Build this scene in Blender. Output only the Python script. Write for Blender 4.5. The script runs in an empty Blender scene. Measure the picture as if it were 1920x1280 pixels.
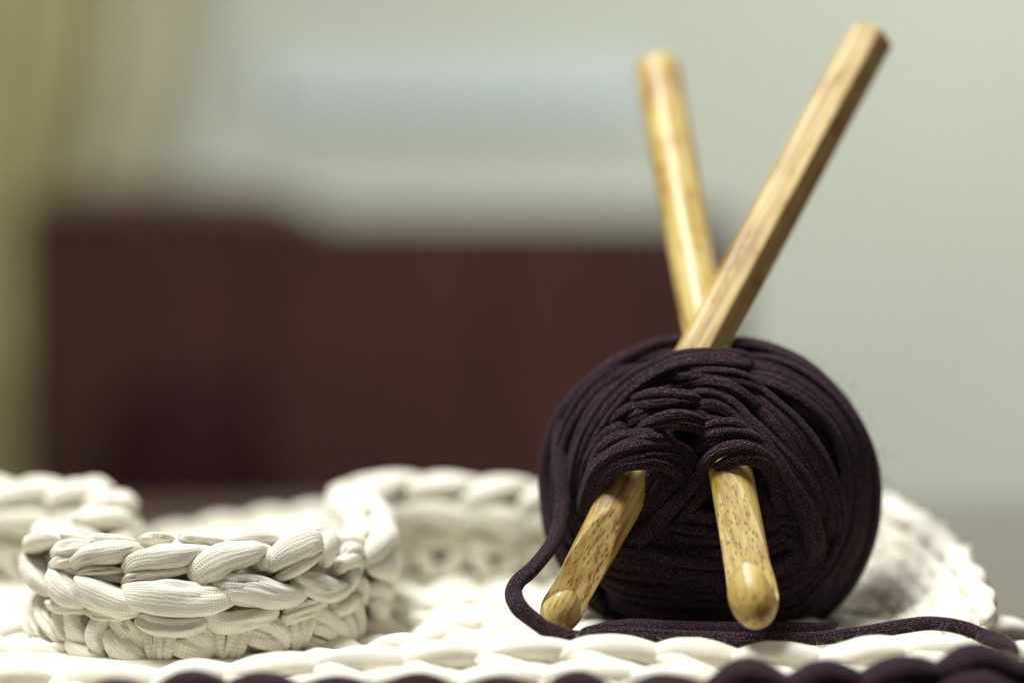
import bpy, math, random
import numpy as np
from mathutils import Vector

S = bpy.context.scene
COL = S.collection
MM = 0.001
rng = random.Random(7)

# ------------------------------------------------------------------ camera
PITCH = math.radians(2.0)
CAMZ, CAMY = 0.097, -0.604
FPX = 85 / 36 * 1920
cd = bpy.data.cameras.new('camera')
cam = bpy.data.objects.new('camera', cd); COL.objects.link(cam)
cam.location = (0, CAMY, CAMZ)
cam.rotation_euler = (math.pi / 2 - PITCH, 0, 0)
cd.lens = 85; cd.sensor_width = 36; cd.clip_start = 0.02; cd.clip_end = 50
cd.dof.use_dof = True
cd.dof.focus_distance = 0.588
cd.dof.aperture_fstop = 3.2
cd.dof.aperture_blades = 0
S.camera = cam

# ------------------------------------------------------------------ light
W = bpy.data.worlds.new('World'); S.world = W; W.use_nodes = True
W.node_tree.nodes['Background'].inputs[0].default_value = (1.0, 0.89, 0.79, 1)
W.node_tree.nodes['Background'].inputs[1].default_value = 0.22

def area(name, loc, target, size, power, color, sy=None):
    l = bpy.data.lights.new(name, 'AREA'); l.energy = power; l.color = color
    l.size = size
    if sy: l.shape = 'RECTANGLE'; l.size_y = sy
    o = bpy.data.objects.new(name, l); COL.objects.link(o); o.location = loc
    o.rotation_euler = (Vector(target) - Vector(loc)).to_track_quat('-Z', 'Y').to_euler()
    return o
area('ceiling_lamp', (-0.38, -0.08, 1.32), (0.0, 0.02, 0.03), 0.42, 36.0, (0.98, 1.0, 0.96))
area('wall_fill', (0.9, 0.9, 1.3), (0.25, 2.4, 0.15), 1.0, 26.0, (0.98, 1.0, 0.93))  # added fill that brightens the back wall towards the right, no lamp seen there

S.render.engine = 'CYCLES'
S.view_settings.view_transform = 'Standard'
S.view_settings.look = 'None'
S.view_settings.exposure = 0.0
S.view_settings.gamma = 1.0
S.cycles.use_denoising = True
S.cycles.max_bounces = 8
S.cycles.diffuse_bounces = 5

# ------------------------------------------------------------------ helpers
def P(px, py, y):
    """photo pixel + depth (metres along y) -> world point"""
    dx = (px - 960) / FPX; dz = (640 - py) / FPX
    vy = math.cos(PITCH) + dz * math.sin(PITCH)
    vz = -math.sin(PITCH) + dz * math.cos(PITCH)
    t = (y - CAMY) / vy
    return np.array([dx * t, y, CAMZ + vz * t])

def lin(r, g, b):
    f = lambda c: (c / 255 / 12.92) if c / 255 <= 0.04045 else ((c / 255 + 0.055) / 1.055) ** 2.4
    return (f(r), f(g), f(b), 1)

def catmull(c, n):
    c = np.asarray(c, float)
    if len(c) == 2: c = np.array([c[0], (c[0] + c[1]) / 2, c[1]])
    p = np.vstack([2 * c[0] - c[1], c, 2 * c[-1] - c[-2]])
    out = []
    m = len(c) - 1
    for k in range(n):
        u = k / (n - 1) * m; i = min(int(u), m - 1); t = u - i
        a, b, d, e = p[i], p[i + 1], p[i + 2], p[i + 3]
        out.append(0.5 * (2 * b + (d - a) * t + (2 * a - 5 * b + 4 * d - e) * t * t + (3 * b - a - 3 * d + e) * t ** 3))
    return np.array(out)

class MB:
    def __init__(s): s.v = []; s.f = []; s.uv = []; s.n = 0
    def add(s, V, F, UV):
        s.v.append(V); s.uv.append(UV)
        s.f += [tuple(i + s.n for i in f) for f in F]; s.n += len(V)
    def build(s, name, mat, parent=None, smooth=True):
        V = np.vstack(s.v); UV = np.vstack(s.uv)
        me = bpy.data.meshes.new(name)
        me.from_pydata(V.tolist(), [], s.f); me.update()
        uvl = me.uv_layers.new(name='UVMap')
        idx = np.empty(len(me.loops), dtype=np.int32); me.loops.foreach_get('vertex_index', idx)
        uvl.data.foreach_set('uv', UV[idx].astype(np.float32).ravel())
        if smooth: me.polygons.foreach_set('use_smooth', [True] * len(me.polygons))
        me.materials.append(mat)
        o = bpy.data.objects.new(name, me); COL.objects.link(o)
        if parent: o.parent = parent
        return o

def norm(a): return a / np.maximum(np.linalg.norm(a, axis=-1, keepdims=True), 1e-12)

def sweep(mb, ctrl, ups, w, h, prof='lens', n=None, seg=14, fold=0.05, seed=0, end=0.3, closed=False, rough=0.03, crease=0.14, cw=0.2, box=0.9):
    """a strand of jersey yarn: flattened tube with lengthwise folds, fatter in the middle for 'lens'"""
    r = np.random.RandomState(seed)
    ctrl = np.asarray(ctrl, float); ups = np.asarray(ups, float)
    if ups.ndim == 1: ups = np.tile(ups, (len(ctrl), 1))
    if n is None: n = 6 * (len(ctrl) - 1) + 1
    if closed: p = ctrl; u_ = norm(ups); n = len(p)
    else: p = catmull(ctrl, n); u_ = norm(catmull(ups, n))
    T = norm(np.roll(p, -1, 0) - np.roll(p, 1, 0)) if closed else norm(np.gradient(p, axis=0))
    B = norm(np.cross(T, u_)); N = np.cross(B, T)
    u = np.linspace(0, 1, n)
    wv = np.interp(u, np.linspace(0, 1, len(w)), w) if np.ndim(w) else np.full(n, float(w))
    hv = np.interp(u, np.linspace(0, 1, len(h)), h) if np.ndim(h) else np.full(n, float(h))
    if prof == 'lens':
        q = end + (1 - end) * np.sin(np.pi * np.clip(u, 0, 1)) ** 0.75; gat = 1 - np.sin(np.pi * u)
    elif prof == 'post':
        q = end + (1 - end) * np.clip(np.minimum(u, 1 - u) * 6, 0, 1) ** 0.6; gat = np.full(n, 0.55)
    else:
        q = np.ones(n); gat = np.full(n, 0.4)
        if not closed: q = np.clip(np.minimum(u, 1 - u) * 14 + 0.25, 0, 1)
    ln = np.concatenate([[0], np.cumsum(np.linalg.norm(np.diff(p, axis=0), axis=1))])
    # slow unevenness along the strand
    wob = 1 + 0.07 * np.sin(ln / 0.011 + r.rand() * 6) + 0.05 * np.sin(ln / 0.0047 + r.rand() * 6)
    if closed: wob = 1 + 0.08 * np.sin(2 * np.pi * u * r.randint(5, 9) + r.rand() * 6)
    a = np.linspace(0, 2 * np.pi, seg, endpoint=False)
    k1, k2 = r.randint(3, 5), r.randint(5, 8); p1, p2 = r.rand(2) * 6; tw = r.uniform(-1.6, 1.6)
    if closed: tw = 0
    m = 1 + fold * (0.5 + gat)[:, None] * (np.sin(k1 * a[None] + p1 + tw * u[:, None] * 2) + 0.7 * np.sin(k2 * a[None] + p2 + tw * u[:, None] * 4))
    m = m + rough * (r.rand(n, seg) - 0.5)
    if not closed:
        for _ in range(3):
            a0 = r.uniform(0.15, np.pi - 0.15) + 0.5 * np.sin(u * r.uniform(2, 5) + r.rand() * 6)
            dd = (a[None] - a0[:, None] + np.pi) % (2 * np.pi) - np.pi
            m = m - crease * (0.35 + 0.65 * np.clip(np.sin(u * r.uniform(3, 7) + r.rand() * 6), 0, 1))[:, None] * np.exp(-(dd / cw) ** 2)
    sl = np.interp(u, np.linspace(0, 1, 9), r.uniform(-1, 1, 9))
    if not closed: m = m * (1 + 0.05 * sl)[:, None]
    ca, sa = np.cos(a), np.sin(a)
    ca = np.sign(ca) * np.abs(ca) ** box; sa = np.sign(sa) * np.abs(sa) ** box
    X = (wv * q * wob / 2)[:, None] * ca[None] * m
    Y = (hv * (0.35 * q + 0.65 * np.sqrt(q)) * np.where(prof == 'lens', np.clip(np.minimum(u, 1 - u) * 7 + 0.25, 0, 1), 1.0) / 2)[:, None] * sa[None] * m
    V = p[:, None, :] + B[:, None, :] * X[:, :, None] + N[:, None, :] * Y[:, :, None]
    V = V.reshape(-1, 3)
    per = np.abs(a / np.pi - 1)                      # mirrored: no seam jump
    UV = np.stack([np.repeat(ln * 1000, seg) + r.rand() * 50, np.tile(per, n) * np.repeat(np.maximum(wv, hv) * 1250, seg)], 1)
    F = []
    for i in range(n if closed else n - 1):
        i2 = (i + 1) % n
        for j in range(seg):
            j2 = (j + 1) % seg
            F.append((i * seg + j, i * seg + j2, i2 * seg + j2, i2 * seg + j))
    if not closed:
        F.append(tuple(range(seg - 1, -1, -1))); F.append(tuple((n - 1) * seg + j for j in range(seg)))
    mb.add(V, F, UV)

def empty(name, loc, label, cat, group=None):
    o = bpy.data.objects.new(name, None); COL.objects.link(o); o.location = (0, 0, 0)
    o['label'] = label; o['category'] = cat
    o.empty_display_size = 0.01
    if group: o['group'] = group
    return o

# ------------------------------------------------------------------ materials
def mat(name):
    m = bpy.data.materials.new(name); m.use_nodes = True
    nt = m.node_tree; return m, nt, nt.nodes['Principled BSDF']

def nd(nt, t, **k):
    n = nt.nodes.new(t)
    for a, b in k.items():
        if a.startswith('i_'): n.inputs[a[2:].replace('_', ' ')].default_value = b
        else: setattr(n, a, b)
    return n

def mth(nt, op, a, b=None, c=None):
    n = nt.nodes.new('ShaderNodeMath'); n.operation = op
    for i, x in enumerate((a, b, c)):
        if x is None: continue
        if isinstance(x, (int, float)): n.inputs[i].default_value = x
        else: nt.links.new(x, n.inputs[i])
    return n.outputs[0]

def ramp(nt, fac, stops):
    n = nt.nodes.new('ShaderNodeValToRGB'); L = n.color_ramp.elements
    while len(L) < len(stops): L.new(0.5)
    for e, (p, c) in zip(L, stops): e.position = p; e.color = c if len(c) == 4 else (*c, 1)
    nt.links.new(fac, n.inputs[0]); return n.outputs[0]

def jersey(name, base, dark, fleck, fleck_at, sheen, pitch, bump):
    m, nt, b = mat(name)
    uv = nd(nt, 'ShaderNodeUVMap'); sp = nd(nt, 'ShaderNodeSeparateXYZ')
    nt.links.new(uv.outputs[0], sp.inputs[0])
    U, V = sp.outputs[0], sp.outputs[1]
    nz = nd(nt, 'ShaderNodeTexNoise'); nz.inputs['Scale'].default_value = 0.35; nz.inputs['Detail'].default_value = 2
    nt.links.new(uv.outputs[0], nz.inputs['Vector'])
    Vw = mth(nt, 'ADD', V, mth(nt, 'MULTIPLY', nz.outputs[0], 0.9))
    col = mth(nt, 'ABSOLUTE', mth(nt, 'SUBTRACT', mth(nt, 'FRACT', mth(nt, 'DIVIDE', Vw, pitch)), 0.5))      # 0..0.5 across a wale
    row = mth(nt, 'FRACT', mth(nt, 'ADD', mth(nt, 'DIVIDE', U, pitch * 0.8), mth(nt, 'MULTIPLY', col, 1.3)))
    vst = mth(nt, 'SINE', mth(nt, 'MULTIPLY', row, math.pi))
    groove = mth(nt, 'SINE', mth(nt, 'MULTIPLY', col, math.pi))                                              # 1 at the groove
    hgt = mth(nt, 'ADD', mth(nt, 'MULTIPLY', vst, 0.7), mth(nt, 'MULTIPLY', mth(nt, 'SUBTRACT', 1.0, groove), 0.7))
    # fibres and flecks
    mp = nd(nt, 'ShaderNodeMapping'); mp.inputs['Scale'].default_value = (1.3, 2.2, 1)
    nt.links.new(uv.outputs[0], mp.inputs[0])
    fn = nd(nt, 'ShaderNodeTexNoise'); fn.inputs['Scale'].default_value = 1.6; fn.inputs['Detail'].default_value = 4; fn.inputs['Roughness'].default_value = 0.7
    nt.links.new(mp.outputs[0], fn.inputs['Vector'])
    big = nd(nt, 'ShaderNodeTexNoise'); big.inputs['Scale'].default_value = 90; big.inputs['Detail'].default_value = 2
    tc = nd(nt, 'ShaderNodeTexCoord'); nt.links.new(tc.outputs['Object'], big.inputs['Vector'])
    hsum = mth(nt, 'ADD', hgt, mth(nt, 'MULTIPLY', fn.outputs[0], 0.9))
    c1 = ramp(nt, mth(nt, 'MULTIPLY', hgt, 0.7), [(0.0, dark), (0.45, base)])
    mx = nd(nt, 'ShaderNodeMix', data_type='RGBA')
    nt.links.new(ramp(nt, fn.outputs[0], [(fleck_at, (0, 0, 0)), (fleck_at + 0.16, (1, 1, 1))]), mx.inputs[0])
    nt.links.new(c1, mx.inputs[6]); mx.inputs[7].default_value = fleck
    hv = nd(nt, 'ShaderNodeHueSaturation')
    nt.links.new(mx.outputs[2], hv.inputs['Color'])
    nt.links.new(mth(nt, 'MULTIPLY_ADD', big.outputs[0], 0.5, 0.75), hv.inputs['Value'])
    nt.links.new(hv.outputs[0], b.inputs['Base Color'])
    b.inputs['Roughness'].default_value = 0.9; b.inputs['Specular IOR Level'].default_value = 0.06
    b.inputs['Sheen Weight'].default_value = sheen; b.inputs['Sheen Roughness'].default_value = 0.5
    bp = nd(nt, 'ShaderNodeBump'); bp.inputs['Strength'].default_value = bump; bp.inputs['Distance'].default_value = 0.00018
    nt.links.new(hsum, bp.inputs['Height']); nt.links.new(bp.outputs[0], b.inputs['Normal'])
    return m

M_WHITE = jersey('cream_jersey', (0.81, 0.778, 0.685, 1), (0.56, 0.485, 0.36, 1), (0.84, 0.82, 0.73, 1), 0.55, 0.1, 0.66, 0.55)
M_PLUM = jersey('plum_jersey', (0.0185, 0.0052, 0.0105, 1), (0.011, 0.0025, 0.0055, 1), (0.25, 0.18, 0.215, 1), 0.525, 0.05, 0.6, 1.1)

def plain(name, c, rough=0.6, spec=0.3, noise=0.12, scale=20):
    m, nt, b = mat(name)
    tc = nd(nt, 'ShaderNodeTexCoord'); n = nd(nt, 'ShaderNodeTexNoise'); n.inputs['Scale'].default_value = scale; n.inputs['Detail'].default_value = 4
    nt.links.new(tc.outputs['Object'], n.inputs['Vector'])
    d = tuple(x * (1 - noise) for x in c[:3]) + (1,); l = tuple(min(1, x * (1 + noise)) for x in c[:3]) + (1,)
    nt.links.new(ramp(nt, n.outputs[0], [(0.3, d), (0.7, l)]), b.inputs['Base Color'])
    b.inputs['Roughness'].default_value = rough; b.inputs['Specular IOR Level'].default_value = spec
    return m

def bamboo(name, light, mid, deep, seed):
    """local z runs along the hook; 'cut' attribute marks the obliquely carved throat with its fibre ends"""
    m, nt, b = mat(name)
    tc = nd(nt, 'ShaderNodeTexCoord')
    def noise(scale, vec, detail=3, rough=0.55):
        mp = nd(nt, 'ShaderNodeMapping'); mp.inputs['Scale'].default_value = vec; mp.inputs['Location'].default_value = (seed, seed * 2, seed * 3)
        nt.links.new(tc.outputs['Object'], mp.inputs[0])
        n = nd(nt, 'ShaderNodeTexNoise'); n.inputs['Scale'].default_value = scale; n.inputs['Detail'].default_value = detail; n.inputs['Roughness'].default_value = rough
        nt.links.new(mp.outputs[0], n.inputs['Vector']); return n.outputs[0]
    st = noise(900, (1, 1, 0.035), 4)
    pat = noise(150, (1, 1, 0.45), 4, 0.65)
    c = ramp(nt, st, [(0.30, deep), (0.46, mid), (0.68, light)])
    mx = nd(nt, 'ShaderNodeMix', data_type='RGBA', blend_type='MULTIPLY'); mx.inputs[0].default_value = 1
    nt.links.new(c, mx.inputs[6]); nt.links.new(ramp(nt, pat, [(0.34, (0.52, 0.36, 0.18)), (0.43, (0.82, 0.74, 0.56)), (0.56, (1, 1, 1))]), mx.inputs[7])
    # dark dashes where fibre bundles are cut
    mp = nd(nt, 'ShaderNodeMapping'); mp.inputs['Scale'].default_value = (1, 0.15, 0.36)
    nt.links.new(tc.outputs['Object'], mp.inputs[0])
    vo = nd(nt, 'ShaderNodeTexVoronoi'); vo.inputs['Scale'].default_value = 1350; vo.inputs['Randomness'].default_value = 0.85
    nt.links.new(mp.outputs[0], vo.inputs['Vector'])
    dots = ramp(nt, vo.outputs['Distance'], [(0.20, (1, 1, 1)), (0.36, (0, 0, 0))])
    at = nd(nt, 'ShaderNodeAttribute'); at.attribute_name = 'cut'
    sw = noise(260, (1, 1, 0.7), 2)
    fac = mth(nt, 'MULTIPLY', mth(nt, 'MULTIPLY', dots, at.outputs['Fac']), ramp(nt, sw, [(0.33, (0.0, 0.0, 0.0)), (0.45, (1, 1, 1))]))
    mz = nd(nt, 'ShaderNodeMix', data_type='RGBA')
    nt.links.new(mth(nt, 'MULTIPLY', fac, 0.85), mz.inputs[0]); nt.links.new(mx.outputs[2], mz.inputs[6]); mz.inputs[7].default_value = (0.13, 0.035, 0.012, 1)
    nt.links.new(mz.outputs[2], b.inputs['Base Color'])
    b.inputs['Roughness'].default_value = 0.5; b.inputs['Specular IOR Level'].default_value = 0.45
    b.inputs['Coat Weight'].default_value = 0.22; b.inputs['Coat Roughness'].default_value = 0.3
    bp = nd(nt, 'ShaderNodeBump'); bp.inputs['Strength'].default_value = 0.25; bp.inputs['Distance'].default_value = 0.0002
    nt.links.new(st, bp.inputs['Height']); nt.links.new(bp.outputs[0], b.inputs['Normal'])
    return m

# ------------------------------------------------------------------ setting
def boxmesh(name, lo, hi, m, parent=None, bevel=0.0):
    import bmesh
    bm = bmesh.new(); bmesh.ops.create_cube(bm, size=1)
    for v in bm.verts:
        v.co = Vector(((lo[0] + hi[0]) / 2 + v.co.x * (hi[0] - lo[0]), (lo[1] + hi[1]) / 2 + v.co.y * (hi[1] - lo[1]), (lo[2] + hi[2]) / 2 + v.co.z * (hi[2] - lo[2])))
    if bevel: bmesh.ops.bevel(bm, geom=bm.edges[:], offset=bevel, segments=3, affect='EDGES', profile=0.5)
    me = bpy.data.meshes.new(name); bm.to_mesh(me); bm.free()
    me.materials.append(m)
    o = bpy.data.objects.new(name, me); COL.objects.link(o)
    if parent: o.parent = parent
    return o

TABLE_Z = -0.008
M_TABLE = plain('dark_varnished_wood', (0.050, 0.024, 0.017, 1), 0.14, 0.5, 0.25, 12)
t = boxmesh('table_top', (-0.75, -0.75, TABLE_Z - 0.03), (0.75, 0.44, TABLE_Z), M_TABLE, None, 0.004); t['kind'] = 'structure'
M_WALL = plain('pale_wall_paint', (0.62, 0.66, 0.57, 1), 0.85, 0.2, 0.03, 3)
w_ = boxmesh('wall', (-2.0, 2.45, -0.8), (2.0, 2.55, 1.6), M_WALL); w_['kind'] = 'structure'

M_SIDE = plain('dark_brown_wood', (0.045, 0.0175, 0.014, 1), 0.7, 0.15, 0.2, 6)
M_SIDE2 = plain('olive_brown_wood', (0.045, 0.0185, 0.012, 1), 0.7, 0.15, 0.2, 6)
M_DARK_PATCH = plain('near_black_patch', (0.016, 0.003, 0.004, 1), 0.8, 0.1, 0.2, 6)
sb = empty('sideboard', (0, 0, 0), 'dark brown wooden sideboard blurred far behind the yarn', 'sideboard')
YS = 1.60
def bx(px0, px1, pytop, z0, y0, y1, name, m, parent, bev=0.004):
    a = P(px0, pytop, y0); c = P(px1, pytop, y0)
    return boxmesh(name, (a[0], y0, z0), (c[0], y1, a[2]), m, parent, bev)
bx(30, 1385, 405, -0.78, YS, YS + 0.42, 'body', M_SIDE, sb)
bx(60, 470, 445, -0.6, YS - 0.012, YS - 0.001, 'door', M_SIDE2, sb)
bx(490, 915, 445, -0.6, YS - 0.012, YS - 0.001, 'door', M_SIDE, sb)
bx(935, 1370, 445, -0.6, YS - 0.012, YS - 0.001, 'door', M_SIDE, sb)
# soft brown bag standing on the left end of the sideboard
def blob(name, px0, px1, pyt, pyb, y0, y1, m, parent=None, slope=0.0, label=None, cat=None):
    import bmesh
    a = P(px0, pyt, y0); c = P(px1, pyb, y0)
    bm = bmesh.new(); bmesh.ops.create_cube(bm, size=2); bmesh.ops.subdivide_edges(bm, edges=bm.edges[:], cuts=6, use_grid_fill=True)
    for v in bm.verts:
        q = v.co.copy(); s = Vector((q.x ** 3 * 0.35 + q.x * 0.65, q.y, q.z))
        l = (abs(q.x) ** 4 + abs(q.y) ** 4 + abs(q.z) ** 4) ** 0.25
        q = q / l
        zx = (q.z + 1) / 2
        X = (a[0] + c[0]) / 2 + q.x * (c[0] - a[0]) / 2 * (1 + slope * (0.5 - zx))
        v.co = Vector((X, (y0 + y1) / 2 + q.y * (y1 - y0) / 2, c[2] + zx * (a[2] - c[2])))
    for f in bm.faces: f.smooth = True
    me = bpy.data.meshes.new(name); bm.to_mesh(me); bm.free(); me.materials.append(m)
    o = bpy.data.objects.new(name, me); COL.objects.link(o)
    if label: o['label'] = label; o['category'] = cat
    return o
M_BAG = plain('tan_brown_cloth', (0.12, 0.075, 0.05, 1), 0.9, 0.1, 0.2, 30)
blob('bag', 20, 560, 338, 406, YS + 0.06, YS + 0.3, M_BAG, None, 0.5, 'soft brown bag on the left end of the blurred sideboard', 'bag')
blob('dark_blob', 150, 480, 700, 1500, YS - 0.30, YS - 0.06, M_DARK_PATCH, None, 0.1, 'near-black rounded stand-in for a dark patch low in front of the sideboard at left', 'dark_shape')  # added near-black shape standing in for a dark blurred patch
M_SHELF = plain('pale_blue_paint', (0.68, 0.76, 0.80, 1), 0.7, 0.2, 0.05, 5)
a = P(500, 120, 2.425); c = P(1225, 215, 2.425)
sh = boxmesh('wall_shelf', (a[0], 2.425, c[2]), (c[0], 2.449, a[2]), M_SHELF, None, 0.006)
sh['label'] = 'pale blue blurred ledge on the wall above the sideboard'; sh['category'] = 'ledge'
# gathered olive curtain at the left edge
M_CUR = plain('olive_cloth', (0.42, 0.37, 0.19, 1), 0.9, 0.1, 0.15, 10)
def curtain(px0, edge, yd, m, label, waves):
    mb = MB(); nx, nz = 60, 30; xs0 = P(px0, 100, yd)[0]; V = []; UV = []; F = []
    for j in range(nz + 1):
        z = -0.7 + 1.7 * j / nz
        pyz = 640 - ((z - CAMZ) / (yd - CAMY) + math.tan(PITCH)) * FPX
        xe = P(np.interp(pyz, [-600, 0, 120, 330, 500, 900, 1600], edge), 640, yd)[0]
        for i in range(nx + 1):
            f = i / nx
            V.append((xs0 + (xe - xs0) * f, yd + 0.010 * math.sin(f * waves + 0.6 * math.sin(z * 3)), z)); UV.append((f, z))
    for j in range(nz):
        for i in range(nx):
            F.append((j * (nx + 1) + i, j * (nx + 1) + i + 1, (j + 1) * (nx + 1) + i + 1, (j + 1) * (nx + 1) + i))
    mb.add(np.array(V), F, np.array(UV)); cu = mb.build('curtain', m)
    sm = cu.modifiers.new('thickness', 'SOLIDIFY'); sm.thickness = 0.004
    cu['label'] = label; cu['category'] = 'curtain'
curtain(-420, [200, 185, 165, 120, 92, 84, 84], 2.22, M_CUR, 'olive yellow curtain hanging at the far left edge', 38)
M_HAZE = plain('beige_haze', (0.50, 0.48, 0.345, 1), 0.9, 0.1, 0.1, 10)
curtain(-300, [420, 400, 370, 300, 260, 240, 240], 2.34, M_HAZE, 'pale beige panel added for the hazy fade beside the olive curtain', 30)  # added panel, its colour stands for the haze fading into the wall

# ------------------------------------------------------------------ crochet mat (white rows the ball stands on)
EX = -0.0800
mat_root = empty('crochet_mat', (0, 0, 0), 'flat white crocheted mat of thick jersey yarn under the dark ball', 'mat')
UPZ = np.array([0, 0, 1.0])
RIM_PX = [-60, 60, 180, 300, 440, 534, 592, 655, 740, 870, 1000, 1080, 1230, 1340, 1450, 1550, 1620, 1720, 1800, 1870]
RIM_PY = [1238, 1240, 1246, 1240, 1227, 1212, 1212, 1201, 1207, 1194, 1186, 1184, 1190, 1201, 1206, 1203, 1198, 1182, 1177, 1200]
RIM_Y = -0.036
def rim_z(x):   # height of the front rim's crest at world x, read from the photo
    px = 960 + x / (RIM_Y - CAMY) * FPX
    return P(px, float(np.interp(px, RIM_PX, RIM_PY)), RIM_Y)[2]
XL, XR = -0.145, 0.1185
# padding below the rows, one soft sheet
mb = MB(); nx, ny = 70, 30; V = []; UV = []; F = []
def edge_r(y):
    return float(np.interp(y, [-0.06, -0.03, 0.02, 0.07, 0.12], [0.112, 0.118, 0.126, 0.118, 0.09]))
for side in (1, 0):
    for j in range(ny + 1):
        y = -0.052 + 0.165 * j / ny
        for i in range(nx + 1):
            xr = edge_r(y); x = -0.20 + (xr + 0.20) * i / nx
            zt = min(0.0, rim_z(x) - 0.006) if y < -0.02 else -0.001
            V.append((x, y, zt if side else TABLE_Z + 0.0005)); UV.append((x * 1000, y * 1000))
N1 = (nx + 1) * (ny + 1)
for j in range(ny):
    for i in range(nx):
        a = j * (nx + 1) + i; q = (a, a + 1, a + nx + 2, a + nx + 1)
        F.append(q); F.append(tuple(k + N1 for k in q[::-1]))
bd = [i for i in range(nx + 1)] + [j * (nx + 1) + nx for j in range(1, ny + 1)] + [ny * (nx + 1) + i for i in range(nx - 1, -1, -1)] + [j * (nx + 1) for j in range(ny - 1, 0, -1)]
for k in range(len(bd)):
    a, b = bd[k], bd[(k + 1) % len(bd)]; F.append((b, a, a + N1, b + N1))
mb.add(np.array(V), F, np.array(UV)); mb.build('padding', M_WHITE, mat_root)

def mat_stitch(x, y, z, L, flip, seed, w=0.0085):
    r = random.Random(seed); mb = MB()
    s = 1 if flip else -1
    j = lambda a=0.0008: r.uniform(-a, a)
    for dy, dx in ((0.0042, 0.0), (-0.0042, 0.35 * L)):
        sg = s if dy > 0 else -s
        pts = [(x + dx - 0.62 * L + j(), y + dy - sg * 0.0035, z - 0.0035), (x + dx - 0.2 * L, y + dy - sg * 0.001 + j(), z + 0.0002 + j(.0004)),
               (x + dx + 0.2 * L, y + dy + sg * 0.001 + j(), z + j(.0004)), (x + dx + 0.62 * L + j(), y + dy + sg * 0.0035, z - 0.0038)]
        sweep(mb, pts, UPZ, w * r.uniform(0.9, 1.12), 0.0062 * r.uniform(0.92, 1.1), 'lens', n=14, seg=12, seed=seed * 3 + (dy > 0), end=0.3)
    return mb.build('stitch', M_WHITE, mat_root)
k = 0
for row, y in enumerate([-0.018, 0.001, 0.019, 0.037, 0.055, 0.073, 0.092]):
    x = -0.185 + (row % 2) * 0.009
    while x < edge_r(y) - 0.006:
        zz = 0.0012 + rng.uniform(-0.0006, 0.0006)
        if y < -0.01: zz = min(zz, rim_z(x) - 0.0045)
        if -0.03 < y < 0.01 and abs(x - EX) < 0.05: zz -= 0.003
        mat_stitch(x, y, zz, 0.0175, row % 2, 100 + k); k += 1
        x += 0.0178 * rng.uniform(0.94, 1.06)

# the front rim: twisted pairs of loops with a scalloped crest, a second row hangs in front of it
def rim_row(y, drop, pitch, w, h, seed0, start, name, m, root, x1=0.1165, slant=0.0032, dark=False, zf=None):
    x = start; i = 0
    while x < x1:
        r = random.Random(seed0 + i); L = pitch * r.uniform(0.82, 1.2)
        z = (zf or rim_z)(x) - drop; zb = (zf or rim_z)(x + L) - drop
        mb = MB(); up = norm(np.array([0, -0.75, 0.66]))
        up2 = norm(np.array([0, -0.2, 1.0]))
        pts = [(x - 0.30 * L, y + 0.0015, z - slant * 1.5), (x + 0.12 * L, y - 0.0012, z - slant * 0.25), (x + 0.55 * L, y - 0.0012, (z + zb) / 2), (x + 1.02 * L, y + 0.001, zb - slant * 0.6), (x + 1.3 * L, y + 0.003, zb - slant * 1.7)]
        pts = np.array(pts); pts[:, 2] -= h / 2
        sweep(mb, pts, up2, w * r.uniform(.92, 1.1), h * r.uniform(.92, 1.08), 'lens', n=22, seg=16, seed=seed0 * 7 + i, end=0.45)
        # the lower strand of the pair, slanting down towards the front
        p2 = [(x - 0.05 * L, y - 0.0022, z - slant * 0.3), (x + 0.4 * L, y - 0.0068, z - slant * 1.5), (x + 0.85 * L, y - 0.0085, z - slant * 2.3), (x + 1.2 * L, y - 0.0075, z - slant * 2.9)]
        p2 = np.array(p2); p2[:, 2] -= h / 2
        sweep(mb, p2, up, w * r.uniform(.92, 1.1), h * r.uniform(.9, 1.0), 'lens', n=20, seg=16, seed=seed0 * 7 + i + 400, end=0.4)
        mb.build(name, m, root)
        x += L; i += 1
rim_row(-0.036, 0.0, 0.0198, 0.0080, 0.0062, 900, -0.150, 'rim_stitch', M_WHITE, mat_root)
rim_row(-0.0475, 0.0045, 0.0215, 0.0088, 0.0065, 950, -0.158, 'rim_stitch', M_WHITE, mat_root, slant=0.0024, x1=0.104)

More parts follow.
